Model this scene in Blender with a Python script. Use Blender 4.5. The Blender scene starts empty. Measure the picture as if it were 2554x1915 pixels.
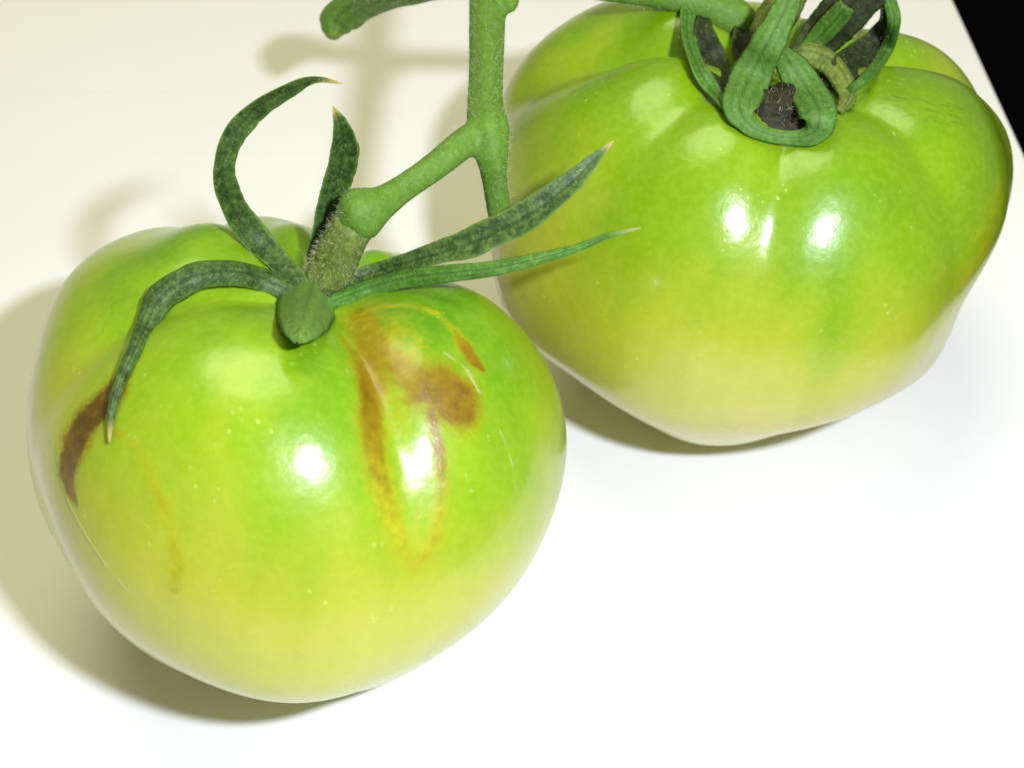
import bpy, math, random
import numpy as np
from mathutils import Matrix, Vector

random.seed(7)
rng = np.random.default_rng(7)
MM = 0.001
scene = bpy.context.scene
COL = scene.collection

# ---------------------------------------------------------------- camera
CAM_LOC = (30.0, -146.0, 210.0)       # mm
PITCH = math.radians(48.0)            # looking down
cam = bpy.data.cameras.new('camera')
cam.sensor_width = 36.0
cam.lens = 18.0/math.tan(math.radians(17.5))
cam.clip_start = 0.005
cam.clip_end = 20.0
cam.dof.use_dof = True
cam.dof.focus_distance = 0.214
cam.dof.aperture_fstop = 40
cam_ob = bpy.data.objects.new('camera', cam)
cam_ob.location = [v*MM for v in CAM_LOC]
cam_ob.rotation_euler = (math.pi/2-PITCH, 0, 0)
COL.objects.link(cam_ob)
scene.camera = cam_ob

# ---------------------------------------------------------------- room light, lamps, exposure
world = bpy.data.worlds.new('World')
scene.world = world
world.use_nodes = True
wb = world.node_tree.nodes['Background']
wb.inputs[0].default_value = (1.0, 0.95, 0.66, 1)
wb.inputs[1].default_value = 0.245

def lamp(name, loc, target, size, size_y, power, color, shape='RECTANGLE'):
    l = bpy.data.lights.new(name, 'AREA')
    l.shape = shape
    l.size = size
    l.size_y = size_y
    l.energy = power
    l.color = color
    o = bpy.data.objects.new(name, l)
    o.location = loc
    o.rotation_euler = (Vector(target)-Vector(loc)).to_track_quat('-Z', 'Y').to_euler()
    COL.objects.link(o)
    return o

# hard flash held a hand's width to the right of the lens, and a warm shaded lamp high behind the table
flash = lamp('flash_lamp', (0.0985, -0.1430, 0.2580), (0.03, 0.02, 0.02), 0.019, 0.011, 1.30, (0.80, 0.86, 1.0))
room = lamp('room_lamp', (-0.08, 0.30, 0.74), (0.03, 0.02, 0.0), 0.52, 0.52, 3.25, (1.0, 0.95, 0.57), 'DISK')

scene.view_settings.view_transform = 'Standard'
scene.view_settings.look = 'None'
scene.view_settings.gamma = 1.0
scene.view_settings.exposure = 0.0
scene.view_settings.use_curve_mapping = False

# ---------------------------------------------------------------- measured shapes (mm)
TOM_A = {'a': 38,
 'axis': [0.18, 0.25, 1.0],
 'c': 33,
 'center': [0.0, 0.0, 33.684],
 'dimple': 7.5,
 'fade': 0.9,
 'rbf': [[-0.136, 0.067, 0.988, 0.0241], [0.187, 0.055, 0.981, 0.0028], [-0.12, -0.197, 0.973, -0.0043], [-0.051, 0.256, 0.965, 0.0221],
         [0.232, -0.17, 0.958, 0.0025], [-0.31, -0.034, 0.95, 0.0152], [0.221, 0.251, 0.942, -0.019], [0.007, -0.356, 0.935, -0.0051],
         [-0.259, 0.271, 0.927, 0.0456], [0.393, -0.026, 0.919, 0.0175], [-0.321, -0.257, 0.912, -0.0026], [0.066, 0.423, 0.904, -0.019],
         [0.246, -0.369, 0.896, -0.002], [-0.446, 0.11, 0.888, 0.0099], [-0.158, -0.461, 0.873, -0.0022], [-0.201, 0.459, 0.865, 0.0226],
         [0.47, -0.208, 0.858, 0.0066], [-0.499, -0.168, 0.85, -0.0024], [0.261, 0.472, 0.842, -0.0364], [-0.467, 0.314, 0.827, -0.0187],
         [0.567, 0.085, 0.819, 0.008], [-0.037, 0.594, 0.804, -0.0135], [-0.615, 0.016, 0.788, -0.0098], [0.471, 0.41, 0.781, -0.0084],
         [-0.378, 0.521, 0.765, -0.0145], [-0.567, -0.341, 0.75, -0.0018], [0.19, 0.642, 0.742, -0.0307], [-0.639, 0.252, 0.727, -0.0232],
         [0.649, 0.249, 0.719, -0.0103], [-0.195, 0.683, 0.704, -0.0089], [-0.712, -0.138, 0.688, -0.0057], [0.436, 0.588, 0.681, -0.0016],
         [-0.558, 0.496, 0.665, -0.0373], [0.753, 0.012, 0.658, -0.0112], [0.055, 0.764, 0.642, -0.0474], [-0.769, 0.124, 0.627, 0.0117],
         [-0.379, 0.701, 0.604, 0.0318], [-0.742, -0.32, 0.588, -0.0017], [0.333, 0.743, 0.581, -0.0178], [-0.72, 0.402, 0.565, 0.0154],
         [0.808, 0.191, 0.558, -0.0146], [-0.121, 0.831, 0.542, -0.0392], [-0.849, -0.049, 0.527, -0.0041], [0.596, 0.612, 0.519, 0.0126],
         [-0.564, 0.654, 0.504, 0.0275], [0.862, -0.102, 0.496, -0.0022], [-0.847, 0.256, 0.465, 0.044], [-0.317, 0.839, 0.442, 0.0396],
         [0.804, -0.406, 0.435, 0.0023], [-0.871, -0.244, 0.427, 0.0034], [0.479, 0.771, 0.419, -0.0091], [-0.732, 0.549, 0.404, 0.0212],
         [-0.01, 0.925, 0.381, 0.0277], [-0.928, 0.071, 0.365, -0.0041], [0.735, 0.576, 0.358, 0.0096], [-0.513, 0.787, 0.342, 0.0579],
         [0.913, -0.235, 0.335, 0.0033], [-0.834, -0.445, 0.327, 0.0067], [0.315, 0.894, 0.319, 0.0352], [-0.867, 0.394, 0.304, 0.0307],
         [0.908, 0.296, 0.296, 0.0065], [-0.216, 0.935, 0.281, 0.0167], [0.793, -0.545, 0.273, 0.0026], [-0.955, -0.134, 0.265, 0.0071],
         [0.615, 0.746, 0.258, -0.0084], [0.051, -0.967, 0.25, -0.0016], [-0.692, 0.68, 0.242, 0.0074], [0.971, -0.034, 0.235, 0.0043],
         [-0.741, -0.632, 0.227, 0.0028], [0.12, 0.968, 0.219, 0.1138], [0.567, -0.796, 0.212, 0.0016], [-0.957, 0.204, 0.204, -0.0077],
         [0.845, 0.497, 0.196, 0.0057], [-0.422, 0.888, 0.181, 0.0157], [0.913, -0.37, 0.173, -0.0026], [-0.924, -0.344, 0.165, 0.0057],
         [0.45, 0.879, 0.158, -0.0019], [0.975, 0.178, 0.135, 0.0055], [-0.599, -0.791, 0.127, 0.004], [-0.093, 0.989, 0.119, 0.051],
         [0.737, -0.667, 0.112, 0.0047], [-0.995, -0.006, 0.104, -0.002], [0.73, 0.677, 0.096, -0.0039], [-0.611, 0.787, 0.081, -0.0051],
         [0.983, -0.168, 0.073, -0.0094], [-0.839, -0.541, 0.065, -0.0042], [0.253, 0.966, 0.058, 0.0514], [0.466, -0.884, 0.05, 0.0018],
         [-0.941, 0.337, 0.042, -0.0089], [0.921, 0.387, 0.035, 0.0026], [-0.418, -0.908, 0.027, 0.0034], [-0.305, 0.952, 0.019, -0.0117],
         [0.868, -0.496, 0.012, -0.0027], [-0.975, -0.221, 0.004, -0.007], [0.57, 0.822, -0.004, -0.0141], [-0.768, 0.64, -0.019, -0.0099],
         [0.999, 0.047, -0.027, -0.0039], [0.04, 0.998, -0.042, 0.0328], [0.645, -0.763, -0.05, 0.005], [-0.99, 0.127, -0.058, -0.0046],
         [-0.501, 0.862, -0.081, -0.0132], [0.951, -0.297, -0.088, -0.0135], [-0.901, -0.423, -0.096, -0.0201], [0.378, 0.92, -0.104, -0.009],
         [0.342, -0.933, -0.112, 0.0016], [-0.882, 0.457, -0.119, -0.0053], [-0.531, -0.837, -0.135, 0.0059], [-0.174, 0.974, -0.142, -0.0126],
         [0.785, -0.601, -0.15, -0.0036], [0.665, 0.728, -0.165, -0.0036], [0.001, -0.985, -0.173, 0.0073], [-0.665, 0.724, -0.181, -0.0046],
         [0.978, -0.085, -0.188, -0.0055], [-0.777, -0.598, -0.196, -0.0178], [0.169, 0.964, -0.204, -0.0082], [0.526, -0.824, -0.212, -0.0016],
         [-0.371, 0.896, -0.242, -0.01], [0.877, -0.409, -0.25, -0.0144], [-0.922, -0.29, -0.258, -0.012], [0.482, 0.835, -0.265, -0.0077],
         [0.208, -0.939, -0.273, 0.0102], [0.949, 0.124, -0.288, 0.0021], [-0.615, -0.731, -0.296, -0.0043], [-0.04, 0.952, -0.304, -0.0123],
         [0.671, -0.673, -0.312, -0.0109], [-0.947, 0.043, -0.319, 0.0113], [-0.125, -0.934, -0.335, 0.0029], [0.914, -0.205, -0.35, -0.0033],
         [-0.81, -0.465, -0.358, -0.0261], [0.282, 0.887, -0.365, -0.0085], [0.39, -0.842, -0.373, -0.0103], [-0.426, -0.813, -0.396, -0.0103],
         [-0.234, 0.884, -0.404, -0.0034], [0.767, -0.492, -0.412, -0.0215], [-0.895, -0.155, -0.419, 0.0067], [0.075, -0.897, -0.435, 0.0173],
         [-0.659, 0.608, -0.442, 0.0023], [0.893, -0.003, -0.45, 0.0056], [-0.658, -0.598, -0.458, -0.0142], [0.081, 0.881, -0.465, -0.0044],
         [0.533, -0.701, -0.473, -0.0193], [-0.863, 0.156, -0.481, 0.0057], [-0.229, -0.838, -0.496, -0.0195], [-0.395, 0.768, -0.504, 0.003],
         [0.806, -0.298, -0.512, -0.0113], [-0.791, -0.323, -0.519, -0.0107], [0.25, -0.807, -0.535, -0.0049], [0.816, 0.176, -0.55, 0.0021],
         [-0.48, -0.677, -0.558, -0.0081], [0.625, -0.53, -0.573, -0.0112], [-0.813, -0.031, -0.581, 0.0044], [-0.04, -0.802, -0.596, -0.0097],
         [-0.508, 0.614, -0.604, 0.0018], [-0.646, -0.446, -0.619, -0.0039], [0.174, 0.759, -0.627, 0.0016], [0.382, -0.672, -0.635, -0.0132],
         [-0.293, -0.694, -0.658, -0.0145], [-0.25, 0.703, -0.665, 0.0021], [0.119, -0.708, -0.696, -0.0079], [-0.474, -0.508, -0.719, 0.0075],
         [0.006, 0.687, -0.727, 0.0016], [0.454, -0.504, -0.735, 0.0096], [-0.119, -0.642, -0.758, -0.0139], [0.611, -0.17, -0.773, 0.0032],
         [-0.557, -0.283, -0.781, 0.0045], [-0.292, -0.494, -0.819, 0.0066], [0.448, -0.321, -0.835, 0.0122], [0.017, -0.514, -0.858, -0.0033],
         [-0.366, -0.3, -0.881, 0.0058], [0.25, -0.366, -0.896, 0.0073], [-0.123, -0.374, -0.919, 0.0021], [0.227, 0.037, -0.973, -0.0016]],
 'rw': 0.06,
 'swirl': 0,
 'taper': 0.1,
 'valleys': [(-63, 0.13, 0.18), (-158, 0.13, 0.34), (124, 0.24, 0.16), (84, 0.3, 0.15), (40, 0.24, 0.17)],
 'vz': 24}
TOM_B = {'a': 42,
 'axis': [0.07, 0.04, 1.0],
 'c': 35,
 'center': [69.135, 50.447, 34.999],
 'dimple': 11,
 'fade': 0.82,
 'rbf': [[-0.136, 0.067, 0.988, 0.0256], [0.187, 0.055, 0.981, -0.0438], [-0.12, -0.197, 0.973, 0.0049], [-0.051, 0.256, 0.965, 0.0163],
         [0.232, -0.17, 0.958, 0.007], [-0.31, -0.034, 0.95, 0.012], [0.221, 0.251, 0.942, -0.1092], [0.007, -0.356, 0.935, 0.0021],
         [-0.259, 0.271, 0.927, 0.0347], [0.066, 0.423, 0.904, -0.0367], [0.246, -0.369, 0.896, 0.0054], [-0.446, 0.11, 0.888, -0.0023],
         [0.416, 0.227, 0.881, -0.0475], [-0.158, -0.461, 0.873, -0.0019], [-0.201, 0.459, 0.865, 0.0226], [0.47, -0.208, 0.858, 0.0138],
         [0.261, 0.472, 0.842, -0.0841], [-0.467, 0.314, 0.827, -0.0312], [0.567, 0.085, 0.819, 0.0087], [-0.367, -0.454, 0.812, -0.0015],
         [-0.037, 0.594, 0.804, 0.0099], [0.436, -0.42, 0.796, 0.0029], [-0.615, 0.016, 0.788, -0.0045], [0.471, 0.41, 0.781, -0.0094],
         [-0.378, 0.521, 0.765, -0.0353], [0.64, -0.13, 0.758, 0.0054], [0.19, 0.642, 0.742, -0.045], [0.297, -0.61, 0.735, -0.0024],
         [-0.639, 0.252, 0.727, -0.018], [0.649, 0.249, 0.719, 0.0068], [-0.195, 0.683, 0.704, -0.0205], [0.612, -0.376, 0.696, 0.0039],
         [0.436, 0.588, 0.681, -0.0103], [-0.558, 0.496, 0.665, -0.0023], [0.753, 0.012, 0.658, -0.0161], [0.055, 0.764, 0.642, -0.0242],
         [-0.769, 0.124, 0.627, -0.0055], [0.656, 0.432, 0.619, 0.0117], [-0.379, 0.701, 0.604, -0.0121], [0.758, -0.263, 0.596, -0.0032],
         [0.333, 0.743, 0.581, -0.0565], [0.808, 0.191, 0.558, -0.0167], [-0.121, 0.831, 0.542, 0.0048], [0.655, -0.534, 0.535, 0.0083],
         [-0.849, -0.049, 0.527, -0.0023], [0.596, 0.612, 0.519, 0.004], [-0.564, 0.654, 0.504, 0.0279], [0.862, -0.102, 0.496, -0.0212],
         [0.179, 0.858, 0.481, -0.0431], [0.45, -0.757, 0.473, 0.0018], [-0.847, 0.256, 0.465, 0.0096], [0.801, 0.386, 0.458, 0.0085],
         [-0.317, 0.839, 0.442, 0.0024], [0.804, -0.406, 0.435, 0.0086], [-0.871, -0.244, 0.427, -0.0031], [0.479, 0.771, 0.419, -0.0302],
         [-0.732, 0.549, 0.404, 0.0093], [0.914, 0.09, 0.396, -0.0064], [-0.01, 0.925, 0.381, 0.0604], [0.634, -0.677, 0.373, 0.0022],
         [-0.928, 0.071, 0.365, 0.0119], [0.735, 0.576, 0.358, 0.0099], [0.913, -0.235, 0.335, -0.0081], [-0.834, -0.445, 0.327, -0.0023],
         [0.315, 0.894, 0.319, -0.0386], [0.372, -0.874, 0.312, 0.0028], [-0.867, 0.394, 0.304, 0.0307], [0.908, 0.296, 0.296, 0.0408],
         [-0.216, 0.935, 0.281, 0.058], [0.793, -0.545, 0.273, -0.0033], [-0.955, -0.134, 0.265, 0.0018], [0.615, 0.746, 0.258, -0.0038],
         [-0.692, 0.68, 0.242, -0.0033], [0.971, -0.034, 0.235, -0.0109], [-0.741, -0.632, 0.227, -0.0033], [0.12, 0.968, 0.219, 0.0446],
         [0.567, -0.796, 0.212, -0.0036], [-0.957, 0.204, 0.204, 0.031], [0.845, 0.497, 0.196, 0.0408], [-0.288, -0.939, 0.188, -0.0024],
         [-0.422, 0.888, 0.181, -0.0055], [0.913, -0.37, 0.173, -0.0078], [0.45, 0.879, 0.158, -0.0142], [0.262, -0.953, 0.15, 0.0057],
         [-0.838, 0.526, 0.142, 0.019], [0.975, 0.178, 0.135, 0.0159], [-0.599, -0.791, 0.127, -0.0029], [-0.093, 0.989, 0.119, 0.0663],
         [0.737, -0.667, 0.112, -0.0266], [-0.995, -0.006, 0.104, 0.0069], [0.73, 0.677, 0.096, 0.0095], [-0.611, 0.787, 0.081, -0.0138],
         [0.983, -0.168, 0.073, -0.0101], [-0.839, -0.541, 0.065, -0.0041], [0.253, 0.966, 0.058, 0.004], [0.466, -0.884, 0.05, 0.0029],
         [-0.941, 0.337, 0.042, 0.02], [0.921, 0.387, 0.035, 0.0218], [-0.305, 0.952, 0.019, 0.0027], [0.868, -0.496, 0.012, -0.0388],
         [-0.975, -0.221, 0.004, 0.003], [0.134, -0.991, -0.012, 0.0088], [0.999, 0.047, -0.027, -0.0016], [-0.704, -0.709, -0.035, -0.0048],
         [0.04, 0.998, -0.042, 0.0171], [0.645, -0.763, -0.05, -0.0132], [-0.99, 0.127, -0.058, -0.0051], [0.816, 0.575, -0.065, 0.0027],
         [-0.501, 0.862, -0.081, -0.0117], [0.951, -0.297, -0.088, -0.0322], [-0.901, -0.423, -0.096, 0.0094], [0.378, 0.92, -0.104, -0.0036],
         [0.342, -0.933, -0.112, 0.0067], [-0.531, -0.837, -0.135, 0.0115], [-0.174, 0.974, -0.142, -0.0051], [0.785, -0.601, -0.15, -0.0258],
         [-0.984, -0.087, -0.158, -0.006], [0.665, 0.728, -0.165, -0.0022], [0.001, -0.985, -0.173, 0.0042], [-0.665, 0.724, -0.181, -0.0029],
         [0.978, -0.085, -0.188, -0.0075], [0.169, 0.964, -0.204, -0.0059], [0.526, -0.824, -0.212, -0.0118], [-0.943, 0.252, -0.219, -0.013],
         [0.864, 0.45, -0.227, -0.0063], [-0.332, -0.913, -0.235, 0.0081], [-0.371, 0.896, -0.242, -0.0077], [0.877, -0.409, -0.25, -0.0438],
         [-0.922, -0.29, -0.258, 0.0242], [0.208, -0.939, -0.273, 0.0047], [0.949, 0.124, -0.288, 0.0028], [-0.615, -0.731, -0.296, 0.0119],
         [-0.04, 0.952, -0.304, -0.0086], [0.671, -0.673, -0.312, 0.0037], [-0.947, 0.043, -0.319, -0.0132], [0.725, 0.606, -0.327, -0.0042],
         [-0.125, -0.934, -0.335, -0.0056], [0.914, -0.205, -0.35, -0.0245], [-0.81, -0.465, -0.358, 0.02], [0.282, 0.887, -0.365, -0.0022],
         [0.39, -0.842, -0.373, -0.0225], [-0.853, 0.356, -0.381, -0.0052], [-0.426, -0.813, -0.396, 0.0133], [-0.234, 0.884, -0.404, -0.0036],
         [0.767, -0.492, -0.412, 0.0032], [-0.895, -0.155, -0.419, 0.018], [0.075, -0.897, -0.435, -0.0104], [-0.659, 0.608, -0.442, 0.0022],
         [0.893, -0.003, -0.45, 0.0019], [-0.658, -0.598, -0.458, -0.0091], [0.081, 0.881, -0.465, -0.0023], [0.533, -0.701, -0.473, -0.0137],
         [-0.863, 0.156, -0.481, -0.0062], [0.738, 0.466, -0.488, -0.0016], [-0.229, -0.838, -0.496, -0.0045], [-0.395, 0.768, -0.504, 0.0017],
         [0.806, -0.298, -0.512, -0.0055], [-0.791, -0.323, -0.519, 0.0229], [0.25, -0.807, -0.535, -0.0285], [0.816, 0.176, -0.55, 0.0032],
         [-0.48, -0.677, -0.558, -0.0125], [0.625, -0.53, -0.573, 0.0134], [-0.813, -0.031, -0.581, 0.005], [-0.04, -0.802, -0.596, -0.0015],
         [-0.508, 0.614, -0.604, 0.002], [0.784, -0.108, -0.612, 0.0026], [-0.646, -0.446, -0.619, -0.018], [0.382, -0.672, -0.635, -0.0253],
         [-0.293, -0.694, -0.658, 0.0093], [0.653, -0.347, -0.673, 0.0115], [-0.709, -0.184, -0.681, 0.0038], [0.119, -0.708, -0.696, -0.0151],
         [0.7, 0.055, -0.712, 0.0021], [-0.474, -0.508, -0.719, -0.0191], [0.454, -0.504, -0.735, -0.0034], [-0.119, -0.642, -0.758, 0.042],
         [0.611, -0.17, -0.773, 0.0044], [-0.557, -0.283, -0.781, -0.0104], [0.226, -0.561, -0.796, -0.0144], [-0.292, -0.494, -0.819, 0.0229],
         [0.448, -0.321, -0.835, 0.0017], [-0.535, -0.065, -0.842, -0.0024], [0.017, -0.514, -0.858, 0.0201], [0.25, -0.366, -0.896, -0.0044],
         [-0.123, -0.374, -0.919, 0.0177], [-0.316, -0.111, -0.942, -0.0027], [-0.121, -0.153, -0.981, -0.0023], [0.064, -0.06, -0.996, -0.0029]],
 'rw': 0.06,
 'swirl': 0,
 'taper': 0.12,
 'valleys': [(170, 0.2, 0.19), (-140, 0.08, 0.24), (-99, 0.09, 0.16), (-50, 0.09, 0.2), (22, 0.22, 0.17), (95, 0.3, 0.2)],
 'vz': 24}
EDGE = [[127.45, 159.09], [132.2, 105.2]]
STEM = {'arm': [[26.67, 61.22, 69.0, 4.16], [33.05, 60.98, 69.0, 3.61], [39.98, 60.75, 69.0, 3.33], [46.98, 61.01, 68.0, 3.48], [53.47, 62.48, 66.0, 3.79],
         [59.13, 61.76, 65.0, 4.36], [63.45, 61.27, 63.49, 5.93], [65.69, 61.21, 62.35, 4.96]],
 'main': [[26.84, 74.62, 70.0, 6.03], [26.53, 61.22, 69.0, 5.69], [26.36, 50.75, 69.0, 5.26], [26.36, 39.14, 69.5, 4.82], [26.32, 31.26, 70.0, 4.95],
          [26.75, 25.8, 70.0, 5.74], [27.26, 22.89, 68.0, 4.36], [27.6, 22.79, 64.0, 3.54], [28.14, 22.73, 59.0, 3.47], [28.51, 22.04, 56.0, 2.98]],
 'node': [[27.52, 59.75, 70.0, 4.13], [29.46, 56.2, 70.5, 3.41], [29.86, 53.42, 70.5, 1.76]],
 'pedicel': [[26.49, 26.78, 70.0, 3.76], [23.44, 23.18, 70.0, 4.09], [19.83, 19.22, 69.5, 3.8], [16.27, 15.91, 69.0, 3.65],
             [13.39, 12.82, 69.0, 4.33], [11.67, 11.38, 69.0, 5.99], [10.37, 10.76, 68.6, 7.06], [9.38, 10.53, 68.0, 5.75]]}
BRACT = [[25.73, 63.3, 68.0, 1.82], [21.78, 65.39, 66.0, 3.12], [16.39, 71.97, 61.0, 3.8], [10.6, 79.18, 55.0, 4.55], [4.33, 86.92, 48.0, 5.83],
 [0.33, 88.85, 44.0, 6.4], [-0.82, 88.16, 42.0, 5.14], [-0.95, 86.59, 41.0, 1.28]]
STUB_A = [[3.74, 9.0, 53.02, 3.77], [4.25, 9.5, 55.0, 5.38], [5.13, 9.47, 58.0, 5.94], [6.46, 9.9, 61.0, 6.01], [8.13, 9.72, 65.0, 5.68],
 [9.5, 10.02, 67.5, 5.52]]
SEPALS_A = [[[2.12, 6.78, 59.01, 2.81], [-0.58, 10.23, 59.66, 3.45], [-3.9, 13.64, 60.67, 3.73], [-6.45, 14.66, 65.0, 3.68], [-7.45, 14.25, 71.0, 3.48],
  [-6.45, 15.38, 76.0, 3.31], [-3.2, 17.11, 80.0, 2.93], [1.41, 16.29, 84.0, 2.08], [5.85, 14.61, 87.0, 1.13], [9.34, 12.85, 88.0, 0.22]],
 [[3.22, 8.32, 57.74, 2.47], [3.44, 13.58, 58.0, 3.13], [4.57, 14.76, 62.0, 3.35], [5.99, 16.75, 66.0, 3.69], [7.57, 17.46, 71.0, 4.0],
  [8.25, 17.33, 75.0, 3.47], [8.16, 16.32, 79.0, 2.23], [7.61, 15.88, 82.0, 0.29]],
 [[5.11, 7.19, 58.6, 1.59], [7.03, 9.36, 57.58, 2.11], [10.87, 11.74, 57.0, 2.25], [16.01, 11.38, 59.5, 2.72], [21.66, 10.97, 62.0, 3.56],
  [27.2, 11.33, 64.5, 4.26], [32.66, 12.34, 67.5, 3.99], [37.46, 14.55, 70.5, 3.01], [41.07, 17.13, 73.0, 1.44], [43.21, 18.4, 74.5, 0.18]],
 [[5.88, 4.1, 59.1, 1.82], [8.28, 5.78, 58.71, 2.56], [11.18, 7.83, 58.23, 2.58], [15.58, 7.68, 60.0, 2.57], [21.2, 6.07, 62.5, 2.41],
  [27.25, 5.46, 64.0, 2.03], [32.63, 5.97, 65.0, 1.67], [38.0, 7.08, 66.0, 1.19], [42.19, 8.36, 67.0, 0.84], [46.58, 8.86, 68.0, 0.18]],
 [[1.64, 5.44, 59.05, 3.53], [-2.25, 6.66, 60.74, 3.52], [-6.25, 5.15, 63.72, 3.59], [-10.54, 2.89, 65.09, 3.78], [-14.54, 0.57, 63.9, 3.53],
  [-16.0, -3.38, 62.9, 2.57], [-16.6, -9.0, 63.78, 1.83], [-17.7, -12.95, 63.04, 1.47], [-18.43, -16.94, 61.6, 1.12], [-18.52, -20.34, 59.9, 0.28]],
 [[3.66, 10.41, 57.6, 5.96], [3.54, 7.57, 58.48, 7.61], [3.64, 2.6, 61.04, 7.79], [4.18, -4.71, 65.76, 6.44], [4.47, -9.43, 68.66, 4.7],
  [4.51, -11.99, 69.72, 2.76], [4.5, -13.33, 70.0, 0.77]]]
SEPALS_B = [[[70.42, 51.4, 78.0, 2.89], [68.63, 46.76, 75.0, 3.66], [66.2, 43.28, 72.0, 4.7], [64.31, 42.43, 67.0, 5.83], [61.83, 34.95, 67.58, 5.18],
  [62.57, 32.11, 66.58, 3.22], [65.02, 31.01, 65.51, 2.19], [68.96, 30.85, 64.74, 2.06], [71.6, 29.97, 66.35, 3.46], [72.34, 31.32, 68.67, 5.1],
  [71.74, 39.82, 66.55, 5.27], [69.79, 43.01, 68.19, 4.36], [68.52, 45.5, 68.93, 1.99]],
 [[70.96, 55.08, 60.0, 2.1], [73.3, 52.19, 63.5, 3.72], [76.86, 51.95, 62.5, 4.28], [78.74, 47.24, 62.68, 3.95], [78.85, 42.9, 62.5, 2.96],
  [76.57, 36.93, 64.7, 0.92]],
 [[60.03, 35.16, 66.27, 1.69], [58.71, 40.24, 65.4, 2.51], [56.72, 43.58, 66.95, 2.79], [56.03, 52.4, 65.35, 2.74], [56.46, 59.9, 64.97, 2.8],
  [57.68, 65.38, 67.0, 2.54]],
 [[61.53, 35.61, 66.07, 1.04], [60.82, 43.07, 64.04, 2.95], [60.07, 52.65, 61.81, 4.16], [58.74, 54.65, 64.55, 3.45], [58.97, 59.3, 64.55, 2.1]],
 [[63.42, 44.96, 62.58, 1.35], [64.3, 53.05, 61.51, 3.05], [64.76, 56.72, 63.04, 3.21], [65.79, 62.33, 62.41, 2.84]],
 [[73.8, 55.48, 60.13, 4.21], [77.06, 58.39, 62.0, 6.75], [79.18, 57.73, 66.0, 7.21], [82.95, 58.28, 71.0, 6.57]],
 [[74.13, 55.79, 60.5, 2.53], [76.37, 56.32, 63.5, 3.34], [78.13, 55.62, 67.0, 3.44], [79.18, 55.08, 69.5, 2.72]],
 [[76.13, 50.79, 60.23, 2.36], [78.3, 48.62, 62.31, 4.52], [82.74, 54.95, 59.92, 5.89], [86.44, 60.53, 59.6, 4.28], [86.26, 57.26, 66.0, 2.49],
  [85.26, 59.75, 70.0, 2.07]],
 [[77.81, 44.31, 61.74, 0.95], [81.16, 44.4, 64.51, 1.61], [87.14, 58.21, 59.23, 2.13], [86.74, 55.16, 66.5, 2.06], [85.99, 57.08, 69.0, 2.06],
  [84.34, 58.58, 72.0, 1.77]],
 [[68.99, 56.32, 59.93, 2.82], [68.11, 57.95, 63.0, 4.62], [71.29, 62.47, 64.0, 5.94], [73.38, 64.41, 66.0, 4.24]]]
STUB_B = [[72.28, 59.12, 53.0, 5.07], [70.63, 59.26, 56.0, 6.03], [68.77, 59.92, 59.0, 5.99], [66.78, 62.15, 61.0, 5.7]]
CALYX_A = [4.07, 6.08, 58.24, 6.12]
CALYX_B = [68.92, 35.92, 63.51, 7.89]
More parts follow.
